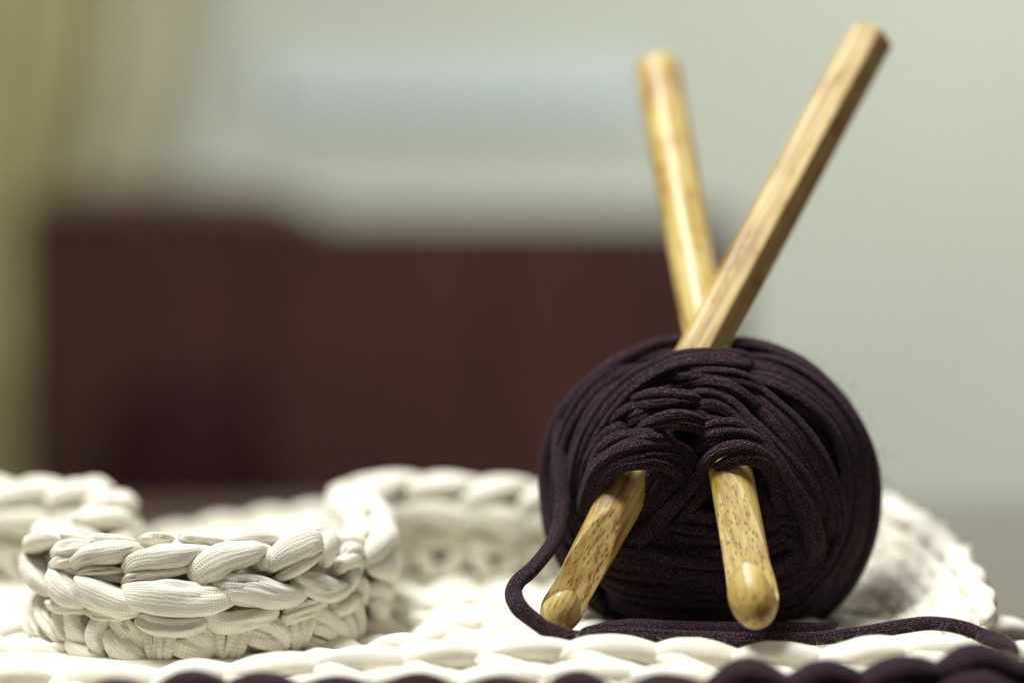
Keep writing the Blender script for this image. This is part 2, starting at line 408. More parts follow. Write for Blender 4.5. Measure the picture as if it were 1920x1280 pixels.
# ------------------------------------------------------------------ dark crocheted edge in the very front
dk_root = empty('crochet_border', (0, 0, 0), 'dark plum crocheted row along the bottom front edge of the white mat', 'crochet border')
DK_PX = [60, 180, 300, 410, 500, 640, 780, 900, 1000, 1085, 1160, 1235, 1310, 1400, 1480, 1545, 1600, 1690, 1760, 1850, 1900, 1960, 2050]
DK_PY = [1300, 1278, 1262, 1253, 1262, 1266, 1262, 1268, 1270, 1256, 1270, 1266, 1262, 1234, 1246, 1236, 1240, 1232, 1216, 1204, 1212, 1240, 1300]
DK_Y = -0.066
def dk_z(x):
    px = 960 + x / (DK_Y - CAMY) * FPX
    return P(px, float(np.interp(px, DK_PX, DK_PY)), DK_Y)[2]
x = P(120, 1260, DK_Y)[0]; i = 0
while x < 0.128:
    r = random.Random(70 + i); L = 0.0185 * r.uniform(0.9, 1.12)
    mb = MB(); z0, z1 = dk_z(x), dk_z(x + L); zm = dk_z(x + L / 2)
    y = DK_Y
    pts = np.array([(x - 0.22 * L, y + 0.002, z0 - 0.0065), (x + 0.08 * L, y - 0.001, z0 - 0.0022), (x + 0.5 * L, y - 0.002, zm + 0.0002), (x + 0.92 * L, y - 0.001, z1 - 0.0022), (x + 1.22 * L, y + 0.002, z1 - 0.0070)])
    pts[:, 2] -= 0.003
    sweep(mb, pts, norm(np.array([0, -0.3, 1.0])), 0.0085, 0.0064, 'lens', n=20, seg=14, seed=3000 + i, end=0.35)
    for q in range(3):
        d = 0.0062 * (q + 1)
        p2 = np.array([(x + (0.0 + 0.1 * q) * L, y - 0.003 - d * .5, zm - 0.004 - d), (x + 0.5 * L, y - 0.0055 - d * .5, zm - 0.003 - d), (x + 1.05 * L, y - 0.003 - d * .5, zm - 0.005 - d)])
        sweep(mb, p2, norm(np.array([0, -0.9, 0.4])), 0.0085, 0.006, 'lens', n=14, seg=12, seed=3100 + i * 5 + q, end=0.4)
    mb.build('stitch', M_PLUM, dk_root)
    x += L * 0.95; i += 1
# padding behind / below so that the border has a body
mb = MB(); V = []; UV = []; F = []; nx = 50
prof = [(-0.054, TABLE_Z + .0005), (-0.0545, None), (-0.066, None), (-0.076, -0.5), (-0.080, TABLE_Z + .0005)]
for i in range(nx + 1):
    x = P(110, 1260, DK_Y)[0] + (0.1375 - P(110, 1260, DK_Y)[0]) * i / nx
    for (yy, zz) in prof:
        zt = dk_z(min(x, 0.125)) - 0.0075
        z = zt if zz is None else (zt - 0.007 if zz == -0.5 else zz)
        V.append((x, yy, max(z, TABLE_Z + 0.0005))); UV.append((x * 1000, yy * 1000))
np_ = len(prof)
for i in range(nx):
    for j in range(np_ - 1):
        a = i * np_ + j; F.append((a, a + 1, a + np_ + 1, a + np_))
F.append(tuple(range(np_))[::-1]); F.append(tuple(nx * np_ + j for j in range(np_)))
mb.add(np.array(V), F, np.array(UV)); mb.build('padding', M_PLUM, dk_root)

# ------------------------------------------------------------------ standing white crochet band
band = empty('crochet_band', (0, 0, 0), 'white crocheted band of thick jersey yarn standing in waves on the mat', 'crochet band')
EX, EY, ERX, ERY = -0.0800, 0.020, 0.0440, 0.034
def gp(px, y): return ((px - 960) / FPX * (y - CAMY), y)
plan = [gp(-260, 0.100), gp(-120, 0.094), gp(0, 0.084), gp(110, 0.078), gp(185, 0.070), gp(205, 0.056), gp(165, 0.040), gp(95, 0.030)]
n0 = len(plan)
for d in range(195, 352, 13):
    a = math.radians(d); plan.append((EX + ERX * math.cos(a), EY + ERY * math.sin(a)))
plan += [gp(700, 0.030), gp(694, 0.050), gp(668, 0.072), gp(678, 0.090), gp(760, 0.096), gp(860, 0.094), gp(960, 0.092), gp(1060, 0.094), gp(1200, 0.098), gp(1340, 0.100), gp(1450, 0.094), gp(1550, 0.076), gp(1608, 0.052), gp(1645, 0.028), gp(1665, 0.006), gp(1680, -0.016)]
path = catmull([(x, y, 0) for x, y in plan], 900)
cum = np.concatenate([[0], np.cumsum(np.linalg.norm(np.diff(path, axis=0), axis=1))])
LEN = cum[-1]
def at_s(s):
    s = min(max(s, 0), LEN)
    p = np.array([np.interp(s, cum, path[:, i]) for i in range(3)])
    e = 0.004
    q = np.array([np.interp(min(s + e, LEN), cum, path[:, i]) - np.interp(max(s - e, 0), cum, path[:, i]) for i in range(3)])
    t = norm(q); return p, t, np.array([t[1], -t[0], 0.0])
# arc length of a few landmarks
def s_of(px, y):
    x = gp(px, y)[0]; return cum[np.argmin((path[:, 0] - x) ** 2 + (path[:, 1] - y) ** 2)]
s_front0 = s_of(95, 0.030) ; s_front1 = s_of(700, 0.030)
s_frontE = cum[np.argmin((path[:, 0] - EX - ERX * math.cos(math.radians(336))) ** 2 + (path[:, 1] - EY - ERY * math.sin(math.radians(336))) ** 2)]
s_right = s_of(1450, 0.094)
def height(s):
    hh = np.interp(s, [0, s_of(0, .084), s_of(185, .07), s_of(205, .056), s_front0, s_front1, s_of(668, .072), s_of(678, .09), s_of(860, .094), s_of(1060, .094), s_right, s_of(1550, .076), s_of(1608, .052), s_of(1645, .028), s_of(1665, .006), LEN],
                   [.032, .0325, .0325, .030, .0250, .0255, .031, .0325, .0325, .030, .0285, .0255, .020, .0155, .011, .006])
    return float(hh)
def lean(s):    # right-hand end leans outwards like a basket wall
    return float(np.interp(s, [s_right - 0.02, s_of(1550, .076), s_of(1608, .052), s_of(1645, .028), s_of(1665, .006), LEN], [0, -0.8, -1.15, -1.5, -2.1, -3.6]))
def BP(s, v, n):
    p, t, nr = at_s(s)
    le = lean(s); nn = norm(nr - UPZ * le)
    return p + nr * le * v + UPZ * v + nn * n
# core wall: a soft slab between the two faces of stitches
mb = MB(); V = []; UV = []; F = []
ns = 240; sec = [(-0.0022, 0.0), (-0.0028, 0.35), (-0.0028, 0.75), (-0.001, 0.93), (0.001, 0.93), (0.0012, 0.75), (0.0012, 0.35), (0.0010, 0.0)]
for i in range(ns + 1):
    s = LEN * i / ns; H = height(s)
    for n_, v_ in sec:
        V.append(BP(s, v_ * H * 0.94, n_ * 0.45 - 0.0021)); UV.append((s * 1000, v_ * H * 1000))
for i in range(ns):
    for j in range(8):
        a = i * 8 + j; b = i * 8 + (j + 1) % 8; F.append((a, b, b + 8, a + 8))
F.append(tuple(range(8))); F.append(tuple(ns * 8 + j for j in range(7, -1, -1)))
mb.add(np.array(V), F, np.array(UV)); mb.build('band_core', M_WHITE, band)

# stitches of the out-of-focus runs, both faces
def band_stitch(s, L, seed, side, top=True):
    r = random.Random(seed); mb = MB(); H = height(s + L / 2)
    k = H * math.sqrt(1 + lean(s) ** 2) / 0.030
    j = lambda a=0.0007: r.uniform(-a, a)
    def st(pts, w, h, prof, sd, end=0.3, up_v=0.0):
        C = [BP(s + u * L, v * H + j(), side * n + (-0.0016 if side < 0 else 0)) for u, v, n in pts]
        U = []
        for u, v, n in pts:
            p, t, nr = at_s(s + u * L); U.append((nr - UPZ * lean(s + u * L)) * side + UPZ * (up_v + (0.9 if v > 0.85 else 0)))
        sweep(mb, C, U, w * k ** .5, h, prof, n=12, seg=10, seed=seed * 13 + sd, end=end)
    if top:
        st([(-0.25, 0.78, 0.0022), (0.1, 0.90, 0.0032), (0.6, 0.97, 0.0026), (1.2, 0.98, -0.001)], 0.0080, 0.0058, 'lens', 1, 0.35, 0.5)
        st([(-0.2, 0.70, 0.0032), (0.25, 0.70, 0.0048), (0.75, 0.66, 0.0046), (1.2, 0.58, 0.0026)], 0.0088, 0.0056, 'lens', 2, 0.3)
    st([(-0.1, 0.50, 0.002), (0.4, 0.46, 0.0036), (0.95, 0.50, 0.002)], 0.0052, 0.005, 'post', 3)
    st([(0.1, 0.46, 0.0012), (0.2, 0.30, 0.003), (0.45, 0.12, 0.0022)], 0.0062, 0.005, 'post', 4)
    st([(0.9, 0.46, 0.0012), (0.8, 0.32, 0.003), (0.5, 0.16, 0.0022)], 0.0062, 0.005, 'post', 5)
    st([(0.5, 0.16, 0.002), (0.9, 0.08, 0.003), (1.3, 0.03, 0.0015)], 0.0066, 0.005, 'lens', 6, 0.4)
    mb.build('stitch', M_WHITE, band)
s_slope = s_of(1500, 0.086)
s = 0.0; i = 0
while s < LEN - 0.012:
    L = 0.0165 * rng.uniform(0.93, 1.08)
    front = s_front0 + 0.004 < s < s_frontE
    if not front and s < s_slope: band_stitch(s, L, 500 + i, 1)
    if s < s_of(1608, .052): band_stitch(s, L, 800 + i, -1, top=True)
    s += L; i += 1

# the basket-like slope at the right: rows of paired loops running with the edge
for row, vf in enumerate((0.0, 0.18, 0.36, 0.53, 0.70, 0.85)):
    s = s_slope - 0.012 + (row % 2) * 0.007; i = 0
    while s < LEN - 0.016:
        rr = random.Random(row * 100 + i); L = 0.0150 * rr.uniform(0.88, 1.15); mb = MB()
        for sg in (1, -1):
            C = []; U = []
            for u, dv in ((-0.3, -0.10), (0.2, -0.03), (0.7, 0.03), (1.25, 0.10)):
                q = min(s + u * L, LEN - 0.0005); H = height(q)
                C.append(BP(q, H * min(1.0, vf + 0.045 * sg + dv * 0.8 * sg), 0.0012 if u in (0.2, 0.7) else -0.002))
                p, t, nr = at_s(q); U.append(nr - UPZ * lean(q) + UPZ * 0.2)
            sweep(mb, C, U, 0.0058 * rr.uniform(.9, 1.15), 0.0050, 'lens', n=14, seg=12, seed=row * 50 + i * 2 + (sg > 0), end=0.4)
        mb.build('stitch', M_WHITE, band)
        s += L; i += 1
# corded outer edge of the part that slopes down to the right
mb = MB(); C = []; U = []
for k in range(26):
    s = s_right - 0.01 + (LEN - s_right + 0.008) * k / 25
    C.append(BP(s, height(s) * (0.97 + 0.03 * math.sin(k * 2.1)), 0.0012)); p, t, nr = at_s(s); U.append(UPZ - nr * 0.3)
sweep(mb, C, U, 0.0080, 0.0066, 'rope', n=160, seg=16, fold=0.08, seed=61)
mb.build('edge_cord', M_WHITE, band)
# the stitches of the sharp front wave, strand by strand
def on_front(px, py, n):
    y = EY - ERY
    for _ in range(12):
        x = (px - 960) / FPX * (y - CAMY)
        q = max(-0.985, min(0.985, (x - EX) / ERX))
        y = EY - ERY * math.sqrt(1 - q * q)
    ca = q; sa = -math.sqrt(1 - q * q)
    nr = norm(np.array([ca / ERX, sa / ERY, 0.0]))
    p = P(px, py, y - n * MM * 0.0)
    return p + nr * n * MM * np.array([0.35, 1, 1]), nr
FRONT = [
 # (pts, width px, out mm, thickness mm, profile, up tilt, name)
 # crest strands
 ([(255,1021),(290,1014),(325,1021)],17,-2.5,5,'lens',1.2), ([(328,1020),(358,1014),(390,1019),(421,1027)],18,-2.5,5,'lens',1.2),
 ([(150,1024),(185,1017),(222,1019),(255,1026)],22,-2.2,5,'lens',1.2), ([(420,1026),(460,1014),(500,1013),(530,1022)],24,-2.6,5,'lens',1.2),
 ([(530,1024),(560,1010),(592,1004),(615,1004)],26,-2.4,5,'lens',1.2), ([(84,1018),(112,1009),(142,1014),(166,1024)],24,-2,5,'lens',1.2),
 # upper loops
 ([(56,1040),(70,1018),(98,1007),(126,1018)],27,2,5,'lens',.8),
 ([(106,1046),(122,1033),(146,1026),(172,1024)],30,2,5,'lens',.7), ([(100,1069),(120,1055),(142,1049),(158,1046)],22,2.3,5,'lens',.4),
 ([(150,1066),(164,1046),(196,1036),(232,1030),(266,1024)],38,2.8,6,'lens',.6), ([(150,1086),(172,1070),(206,1066),(246,1068)],17,2.8,4.5,'lens',.2),
 ([(238,1078),(264,1052),(302,1044),(346,1038),(396,1028)],42,2.8,6.2,'lens',.6), ([(231,1096),(256,1077),(296,1071),(334,1067),(374,1060)],24,3.2,5,'lens',.2),
 ([(360,1090),(384,1066),(419,1047),(458,1036),(508,1028)],54,3.2,6.5,'lens',.6), ([(480,1060),(497,1050),(512,1030)],26,2.2,5,'lens',.4),
 ([(497,1070),(520,1044),(550,1026),(578,1016),(598,1020)],46,3.0,6,'lens',.6), ([(510,1088),(543,1066),(571,1049),(600,1032)],27,3.6,5,'lens',.2),
 ([(600,1064),(606,1034),(612,1012),(604,1000)],40,2.6,5.5,'lens',.6), ([(622,1076),(638,1056),(656,1052),(672,1076)],24,1.6,5,'lens',.4),
 ([(640,1046),(652,1032),(668,1036),(682,1052)],26,0,5,'lens',.6),
 ([(158,1082),(198,1078),(250,1086)],30,0.6,5,'post',.2), ([(120,1060),(140,1066),(166,1072)],26,0.4,5,'post',.2),
 # leaf-shaped front loops
 ([(57,1040),(68,1066),(86,1090),(110,1116)],46,2.2,6,'lens',.3), ([(100,1068),(122,1090),(144,1112),(176,1130)],52,3.2,6.5,'lens',.2),
 ([(148,1082),(174,1101),(208,1117),(244,1130),(276,1140)],56,4.0,7,'lens',.2), ([(228,1108),(270,1110),(322,1115),(372,1119),(410,1118),(444,1114)],72,4.6,8,'lens',.2),
 ([(390,1094),(432,1094),(474,1100),(520,1112),(584,1108)],56,4.2,7,'lens',.2), ([(540,1082),(578,1091),(612,1103),(652,1102)],50,3.6,6,'lens',.2),
 ([(642,1112),(650,1092),(656,1072),(664,1062)],28,1.6,5,'lens',.2), ([(232,1122),(262,1132),(292,1136)],18,4.2,4,'lens',.0),
 ([(400,1112),(450,1122),(510,1136)],16,3.6,4.5,'lens',.0),
 # bars under the loops
 ([(100,1128),(128,1138),(176,1141)],22,2.2,5,'post',0), ([(170,1142),(206,1150),(254,1150)],20,2.8,5,'post',0),
 ([(266,1156),(302,1168),(349,1171),(394,1160)],40,3.2,6,'post',0), ([(388,1146),(418,1160),(448,1159),(478,1153),(514,1146)],44,3.2,6,'post',0),
 ([(526,1160),(557,1147),(606,1131)],29,2.8,5,'post',0), ([(528,1143),(562,1129),(598,1121)],17,2.2,5,'post',0), ([(608,1146),(634,1135),(662,1122)],38,2.2,5,'post',0),
 # posts and slanting legs of the lower row
 ([(76,1116),(90,1149),(107,1175),(121,1196)],32,1.4,5,'post',0), ([(68,1154),(82,1182),(108,1200)],28,1.8,5,'post',0), ([(113,1144),(118,1172),(132,1196)],24,.8,5,'post',0),
 ([(140,1140),(147,1172),(163,1208)],42,1.6,5,'post',0), ([(200,1150),(187,1182),(195,1218)],46,2.2,5.5,'post',0), ([(220,1152),(246,1182),(278,1208)],44,1.6,5,'post',0),
 ([(210,1174),(224,1203),(252,1226),(284,1238)],50,2.6,5.5,'lens',0), ([(132,1190),(152,1214),(180,1227),(208,1228)],36,2.4,5,'lens',0), ([(78,1202),(108,1213),(146,1213)],36,1.8,5,'lens',0),
 ([(176,1236),(203,1241),(230,1238)],17,1.6,4,'lens',0), ([(52,1100),(58,1140),(66,1180),(80,1206)],26,.4,5,'post',0),
 ([(281,1178),(287,1207),(297,1238)],29,1.6,5,'post',0), ([(303,1180),(305,1210),(304,1238)],27,2.0,5,'post',0), ([(329,1180),(322,1210),(311,1238)],27,1.8,5,'post',0),
 ([(345,1176),(374,1190),(404,1222)],52,1.4,5,'post',0), ([(326,1206),(352,1213),(394,1226)],38,2.0,5,'post',0),
 ([(413,1174),(413,1203),(417,1230)],25,1.5,5,'post',0), ([(440,1172),(436,1200),(426,1230)],27,1.9,5,'post',0), ([(460,1174),(452,1205),(442,1226)],21,1.3,5,'post',0),
 ([(470,1172),(504,1168),(528,1186),(535,1210)],44,1.8,5,'post',0), ([(458,1184),(486,1196),(526,1210)],36,2.2,5,'post',0),
 ([(543,1160),(545,1184),(546,1210)],23,1.4,5,'post',0), ([(562,1160),(560,1182),(551,1210)],23,1.8,5,'post',0), ([(578,1152),(571,1178),(563,1208)],21,1.4,5,'post',0),
 ([(578,1145),(604,1157),(627,1177),(634,1198)],38,2.2,5,'post',0), ([(578,1170),(602,1179),(630,1198)],32,1.8,5,'post',0), ([(566,1202),(604,1213),(630,1218)],28,1.6,5,'post',0),
 ([(637,1154),(646,1177),(650,1202)],36,1.4,5,'post',0), ([(660,1124),(664,1160),(660,1200)],28,.4,5,'post',0), ([(664,1084),(672,1104),(668,1130)],28,.6,5,'post',0),
]
PXM = 0.000131          # metres per photo pixel at the front wave
for q, (pts, wpx, out, th, prof, tilt) in enumerate(FRONT):
    mb = MB(); C = []; U = []
    for i, (px, py) in enumerate(pts):
        u = i / (len(pts) - 1); dip = -2.2 if i in (0, len(pts) - 1) else 0.0
        p, nr = on_front(px, py, out + dip)
        C.append(p); U.append(nr + UPZ * tilt * 0.6)
    sweep(mb, C, U, wpx * PXM * ((1.22 if tilt >= 0.4 else 1.06) if prof == 'lens' else 0.97), th * MM * 1.2, prof, n=30, seg=28, fold=0.045 if prof == 'lens' else 0.06, crease=0.24, cw=0.15, box=0.78, seed=5000 + q, end=0.24 if prof == 'lens' else 0.5, rough=0.015)
    mb.build('yarn_loop', M_WHITE, band)

# a lower white piece lying further back, left
bk = empty('crochet_strip', (0, 0, 0), 'low blurred white crochet strip lying behind the standing band', 'crochet strip')
i = 0
for row in range(3):
    px = 150 + row * 20
    while px < 660:
        ytop = np.interp(px, [150, 260, 400, 560, 660], [1012, 1000, 972, 950, 946]) + row * 26
        y = 0.175 - row * 0.014
        p = P(px, ytop, y); mb = MB()
        for d in (0, 1):
            C = [p + np.array([-0.009, -0.002 * d, -0.004 - 0.006 * d]), p + np.array([0, -0.004 * d, -0.003 - 0.006 * d]), p + np.array([0.009, -0.002 * d, -0.0025 - 0.006 * d])]
            sweep(mb, C, norm(np.array([0, -0.6, 0.8])), 0.0085, 0.0065, 'lens', n=10, seg=10, seed=7000 + i * 2 + d)
        mb.build('stitch', M_WHITE, bk); i += 1
        px += 88
mb = MB(); V = []; UV = []; F = []
for k in range(25):
    px = 150 + 520 * k / 24
    ytop = np.interp(px, [150, 260, 400, 560, 660], [1012, 1000, 972, 950, 946])
    zt = P(px, ytop, 0.175)[2] - 0.004; x = P(px, 900, 0.175)[0]
    for yy, zz in ((0.195, TABLE_Z + .0005), (0.182, zt), (0.170, zt), (0.128, TABLE_Z + .0005)): V.append((x, yy, zz)); UV.append((x * 1000, yy * 1000))
for k in range(24):
    for j in range(4):
        a = k * 4 + j; b = k * 4 + (j + 1) % 4; F.append((a, b, b + 4, a + 4))
F += [(0, 1, 2, 3), (99, 98, 97, 96)]
mb.add(np.array(V), F, np.array(UV)); mb.build('padding', M_WHITE, bk)

# ------------------------------------------------------------------ yarn ball
ball = empty('yarn_ball', (0, 0, 0), 'dark plum ball of jersey yarn pierced by two wooden crochet hooks', 'yarn ball')
BY, BR = 0.029, 0.037
BC = P(1333, 921, BY); SC = (BY - CAMY) / FPX
RX, RZ = 322 * SC, 288 * SC
RB = np.array([RX, BR, RZ])
E_ = 2.35
def ell(d, f=1.0):       # point of the squashed ball in direction d
    d = np.asarray(d, float)
    g = (np.sum(np.abs(d / RB) ** E_, axis=-1, keepdims=True)) ** (-1 / E_)
    return BC + d * g * f
r = np.random.RandomState(11)
import bmesh
bm = bmesh.new(); bmesh.ops.create_icosphere(bm, subdivisions=4, radius=1)
for v in bm.verts: v.co = Vector(ell(np.array(v.co), 0.84))
cv = np.array([v.co for v in bm.verts]); mb = MB(); mb.add(cv, [tuple(v.index for v in f.verts) for f in bm.faces], cv[:, [0, 2]] * 1000); bm.free(); mb.build('core', M_PLUM, ball)
for k in range(64):
    ax = norm(r.randn(3)) if k > 16 else norm(np.array([0.25 * r.randn(), 0.25 * r.randn(), 1.0]))
    e1 = norm(np.cross(ax, [0.3, 0.5, 0.8])); e2 = np.cross(ax, e1)
    off = r.uniform(-0.45, 0.45)
    th = np.linspace(0, 2 * np.pi, 72, endpoint=False)
    d = np.cos(th)[:, None] * e1 + np.sin(th)[:, None] * e2 + ax * off
    d = d + ax * (0.05 * np.sin(2 * th + r.rand() * 6) + 0.03 * np.sin(3 * th + r.rand() * 6))[:, None]
    f = 0.86 + 0.055 * (k / 64) + 0.012 * np.sin(3 * th + r.rand() * 6)
    pts = ell(d, f[:, None])
    mb = MB(); sweep(mb, pts, pts - BC, r.uniform(0.0055, 0.0075), 0.0036, 'rope', closed=True, seg=12, seed=9000 + k, fold=0.07)
    mb.build('yarn_strand', M_PLUM, ball)

def on_ball(zx, zy, lift):
    """zoomed-photo coordinates of a strand -> point lying on the ball, lift in mm towards the viewer side"""
    px, py = 920 + zx / 2, 600 + zy / 2
    a, b = (px - 1333) / 322, (921 - py) / 288
    q = min(0.985, (abs(a) ** E_ + abs(b) ** E_) ** (1 / E_))
    dp = (1 - q ** E_) ** (1 / E_)
    y = BY - BR * dp - lift * MM * min(1, dp * 2.2)
    p = P(px, py, y)
    nr = norm(np.array([a / RX, -max(dp, 0.12) / BR, b / RZ]))
    return p, nr
TR = [  # (points in zoom coords, width in zoom px, lift mm or list)
 # outer silhouette, left and right, several layers
 ([(760,75),(690,78),(600,98),(450,170),(335,268),(255,380),(212,505),(202,620),(212,720),(235,800),(300,930),(380,1040),(460,1120)],78,0),
 ([(560,150),(430,215),(340,310),(280,425),(255,545),(255,660),(275,770),(330,900)],60,1),
 ([(520,210),(410,300),(340,400),(305,520),(300,640),(330,760),(400,880)],56,0.5),
 ([(860,90),(980,92),(1090,125),(1190,180),(1290,275),(1370,390),(1425,520),(1442,660),(1425,800),(1370,940),(1285,1060),(1160,1150),(1000,1190)],86,0),
 ([(930,150),(1060,170),(1180,235),(1280,330),(1350,440),(1385,560),(1395,690),(1375,820),(1310,960),(1210,1070)],84,0.5),
 ([(960,205),(1080,235),(1190,300),(1280,390),(1330,500),(1350,620),(1340,760),(1290,890),(1200,1000),(1080,1080)],66,1.5),
 # belly of the ball: level wraps low down
 ([(340,760),(420,830),(560,870),(720,880),(860,880),(1020,850),(1160,790),(1230,700)],70,-1),
 ([(680,720),(770,738),(850,745),(930,742)],56,0.5), ([(640,780),(730,798),(820,806),(920,802),(1010,780)],58,0),
 ([(1010,730),(1080,722),(1150,736),(1200,780),(1225,850),(1215,930)],62,0.5), ([(1040,800),(1110,800),(1150,850),(1150,920),(1110,980)],56,0),
 ([(350,850),(460,920),(600,945),(740,960),(880,965),(1020,945),(1140,890),(1220,800)],64,0.2),
 ([(380,940),(500,1010),(660,1040),(830,1050),(1000,1035),(1140,980),(1240,890),(1290,780)],70,0.5),
 ([(420,1040),(560,1090),(720,1112),(900,1118),(1060,1095),(1190,1030),(1280,930)],72,0.5),
 ([(470,1120),(620,1150),(820,1165),(1000,1150),(1140,1110),(1240,1040)],64,0),
 ([(560,865),(640,880),(740,900),(860,915),(980,900)],44,1.5),
 # slanting strands between the two hooks
 ([(640,430),(610,500),(560,600),(480,720),(400,830)],44,-1.0),
 ([(700,420),(650,500),(590,600),(520,710),(450,810),(390,900)],42,-0.3), ([(760,425),(700,510),(630,610),(550,720),(470,820)],40,0.2),
 ([(830,430),(760,520),(680,620),(590,730),(500,830)],46,0.8), ([(900,445),(830,525),(740,630),(650,730),(560,815),(480,880)],50,1.2),
 ([(940,470),(870,545),(800,640),(720,740),(640,830)],46,0.4),
 # big strands sweeping over the right shoulder
 ([(560,200),(680,190),(820,200),(950,240),(1050,310),(1150,400),(1230,510),(1290,640),(1310,780),(1270,910)],58,1.8),
 ([(640,228),(760,218),(880,235),(990,290),(1090,380),(1180,490),(1250,620),(1280,760),(1250,890)],48,2.4),
 ([(700,265),(800,252),(900,272),(990,330),(1080,420),(1160,530),(1230,650),(1260,780)],44,2.8),
 ([(420,420),(490,325),(580,270),(680,245),(770,235)],62,2.6), ([(380,500),(430,400),(510,335),(590,318),(650,318)],44,3.0),
 ([(350,600),(370,520),(420,440),(490,405),(560,405)],44,3.0),
 ([(690,330),(760,305),(840,305),(910,345),(970,410),(1040,500),(1110,600),(1180,710),(1220,820),(1200,930)],74,4.6),
 ([(760,300),(850,318),(960,375),(1060,470),(1150,580),(1220,690),(1260,800)],54,3.4),
 ([(470,410),(540,365),(640,342),(740,335),(820,345),(890,380)],66,4.0),
 ([(650,405),(740,385),(830,382),(910,400),(980,450),(1040,530),(1090,620)],52,4.2),
 ([(1050,540),(1110,620),(1150,710),(1160,800),(1120,890)],50,1.5),
 # thick strand folded over the left hook, and the one over the right hook
 ([(362,740),(378,650),(412,572),(478,526),(560,510),(640,508),(710,530),(780,590)],96,[1.0,4.5,7.5,9.8,9.8,6,2,-5]), ([(366,640),(392,555),(440,482),(510,448),(590,436),(660,445),(720,480)],66,[1,4,6.5,7.5,7.5,4,-3]),
 ([(800,590),(850,528),(930,500),(1010,516),(1060,570),(1100,660),(1130,740)],74,[-2,6.5,9.5,8.5,5,2,-5]),
 # the strand lying across both hooks at the top
 ([(945,200),(955,150),(900,140),(820,138),(725,146),(620,182),(520,245),(440,330),(375,430),(335,540),(325,640),(345,750)],[60,86,98,98,92,80,74,74,72,70,70,70],[0,6,8.5,9.5,9,6,4,3,2.5,2,1,-3]),
 ([(760,470),(840,440),(930,440),(1010,480),(1060,550)],70,[-2,5.5,6.5,5,1]), ([(780,420),(860,400),(950,420),(1030,480)],56,[2,6,6,1]),
 ([(520,330),(590,300),(660,288),(740,292),(820,318)],60,[0,5.5,7,6.5,1]), ([(540,420),(600,392),(670,378),(750,382),(820,405)],60,[0,6,8,7,1]),
 ([(640,215),(740,200),(850,200),(950,225),(1030,270)],50,[1,6.5,7.5,6,1]), ([(680,255),(780,235),(880,250),(970,300),(1040,370)],44,[1,5,6,4.5,1]),
]
rs = np.random.RandomState(77)
for q, (pts, wz, lift) in enumerate(TR):
    C = []; U = []
    for i, (zx, zy) in enumerate(pts):
        lf = lift[i] if isinstance(lift, list) else lift
        if not isinstance(lift, list):
            if i in (0, len(pts) - 1): lf = -5.0
            elif i in (1, len(pts) - 2): lf = lift * 0.75 - 0.6
        p, nr = on_ball(zx, zy, lf); C.append(p); U.append(nr)
    C = catmull(C, 4 * len(pts)); U = norm(catmull(U, 4 * len(pts)))
    T_ = norm(np.gradient(C, axis=0)); side = norm(np.cross(T_, U))
    wm = np.interp(np.linspace(0, 1, len(C)), np.linspace(0, 1, np.size(wz)), np.atleast_1d(wz)) / 2 * SC
    k_ = 1 if np.max(wz) < 50 else (2 if np.max(wz) < 80 else 3)
    for g in range(k_):
        o_ = 0 if k_ == 1 else (g / (k_ - 1) - 0.5)
        wob = 0.10 * np.sin(np.linspace(0, rs.uniform(4, 9), len(C)) + rs.rand() * 6)
        off = (o_ * (0.52 if k_ == 2 else 0.66) + (wob if k_ > 1 else 0)) * wm
        dl = rs.uniform(-0.0005, 0.0005) + 0.0004 * np.sin(np.linspace(0, rs.uniform(3, 8), len(C)) + rs.rand() * 6)
        tilt = U + side * o_ * 0.7
        mb = MB()
        ww = wm * (1.04 if k_ == 1 else (0.66 if k_ == 2 else 0.50)) * rs.uniform(0.92, 1.12)
        sweep(mb, C + side * off[:, None] + U * np.atleast_1d(dl)[:, None], tilt, ww, np.minimum(ww * 0.72, 0.0036) + 0.0003, 'rope', n=9 * len(pts), seg=26, fold=0.05, seed=9500 + q * 5 + g, crease=0.20, cw=0.17, rough=0.03)
        mb.build('yarn_strand', M_PLUM, ball)
# loose tail: leaves the ball on the left, loops round the hook tip, runs along the mat to the right
C = [P(a, b, c) for a, b, c in ((1078,1190,-.026),(1120,1182,-.020),(1180,1175,-.016),(1250,1177,-.013),(1330,1178,-.012),(1410,1180,-.012),(1480,1179,-.012),(1540,1178,-.010),(1570,1172,-.002))]
mb = MB(); sweep(mb, C, norm(np.array([0, -0.6, 0.8])), [.0012, .0044, .0044, .0044, .0044, .0036, .0012], .0034, 'rope', n=80, seg=26, fold=0.06, seed=43, crease=0.2, cw=0.16, rough=0.03)
mb.build('yarn_strand', M_PLUM, ball)
TAIL = [(1052,760,0.016),(1046,830,0.01),(1052,900,0.004),(1054,950,0.0),(1043,1000,-0.006),(1024,1034,-0.012),(997,1066,-0.018),(970,1090,-0.022),(962,1112,-0.025),(973,1137,-0.029),(999,1160,-0.031),(1024,1178,-0.0315),(1056,1188,-0.031),(1090,1195,-0.028),(1130,1190,-0.0255),(1190,1189,-0.024),(1260,1193,-0.023),(1350,1197,-0.0225),(1440,1199,-0.0225),(1530,1196,-0.023),(1620,1186,-0.024),(1690,1174,-0.0255),(1745,1168,-0.027),(1800,1175,-0.029),(1850,1193,-0.033),(1890,1206,-0.042),(1910,1222,-0.056)]
C = [P(a, b, c) for a, b, c in TAIL]
U = [norm(np.array([-0.5, -0.6, 0.35])) if a < 1060 and b < 1140 else norm(np.array([-0.25, -0.5, 0.8])) for a, b, c in TAIL]
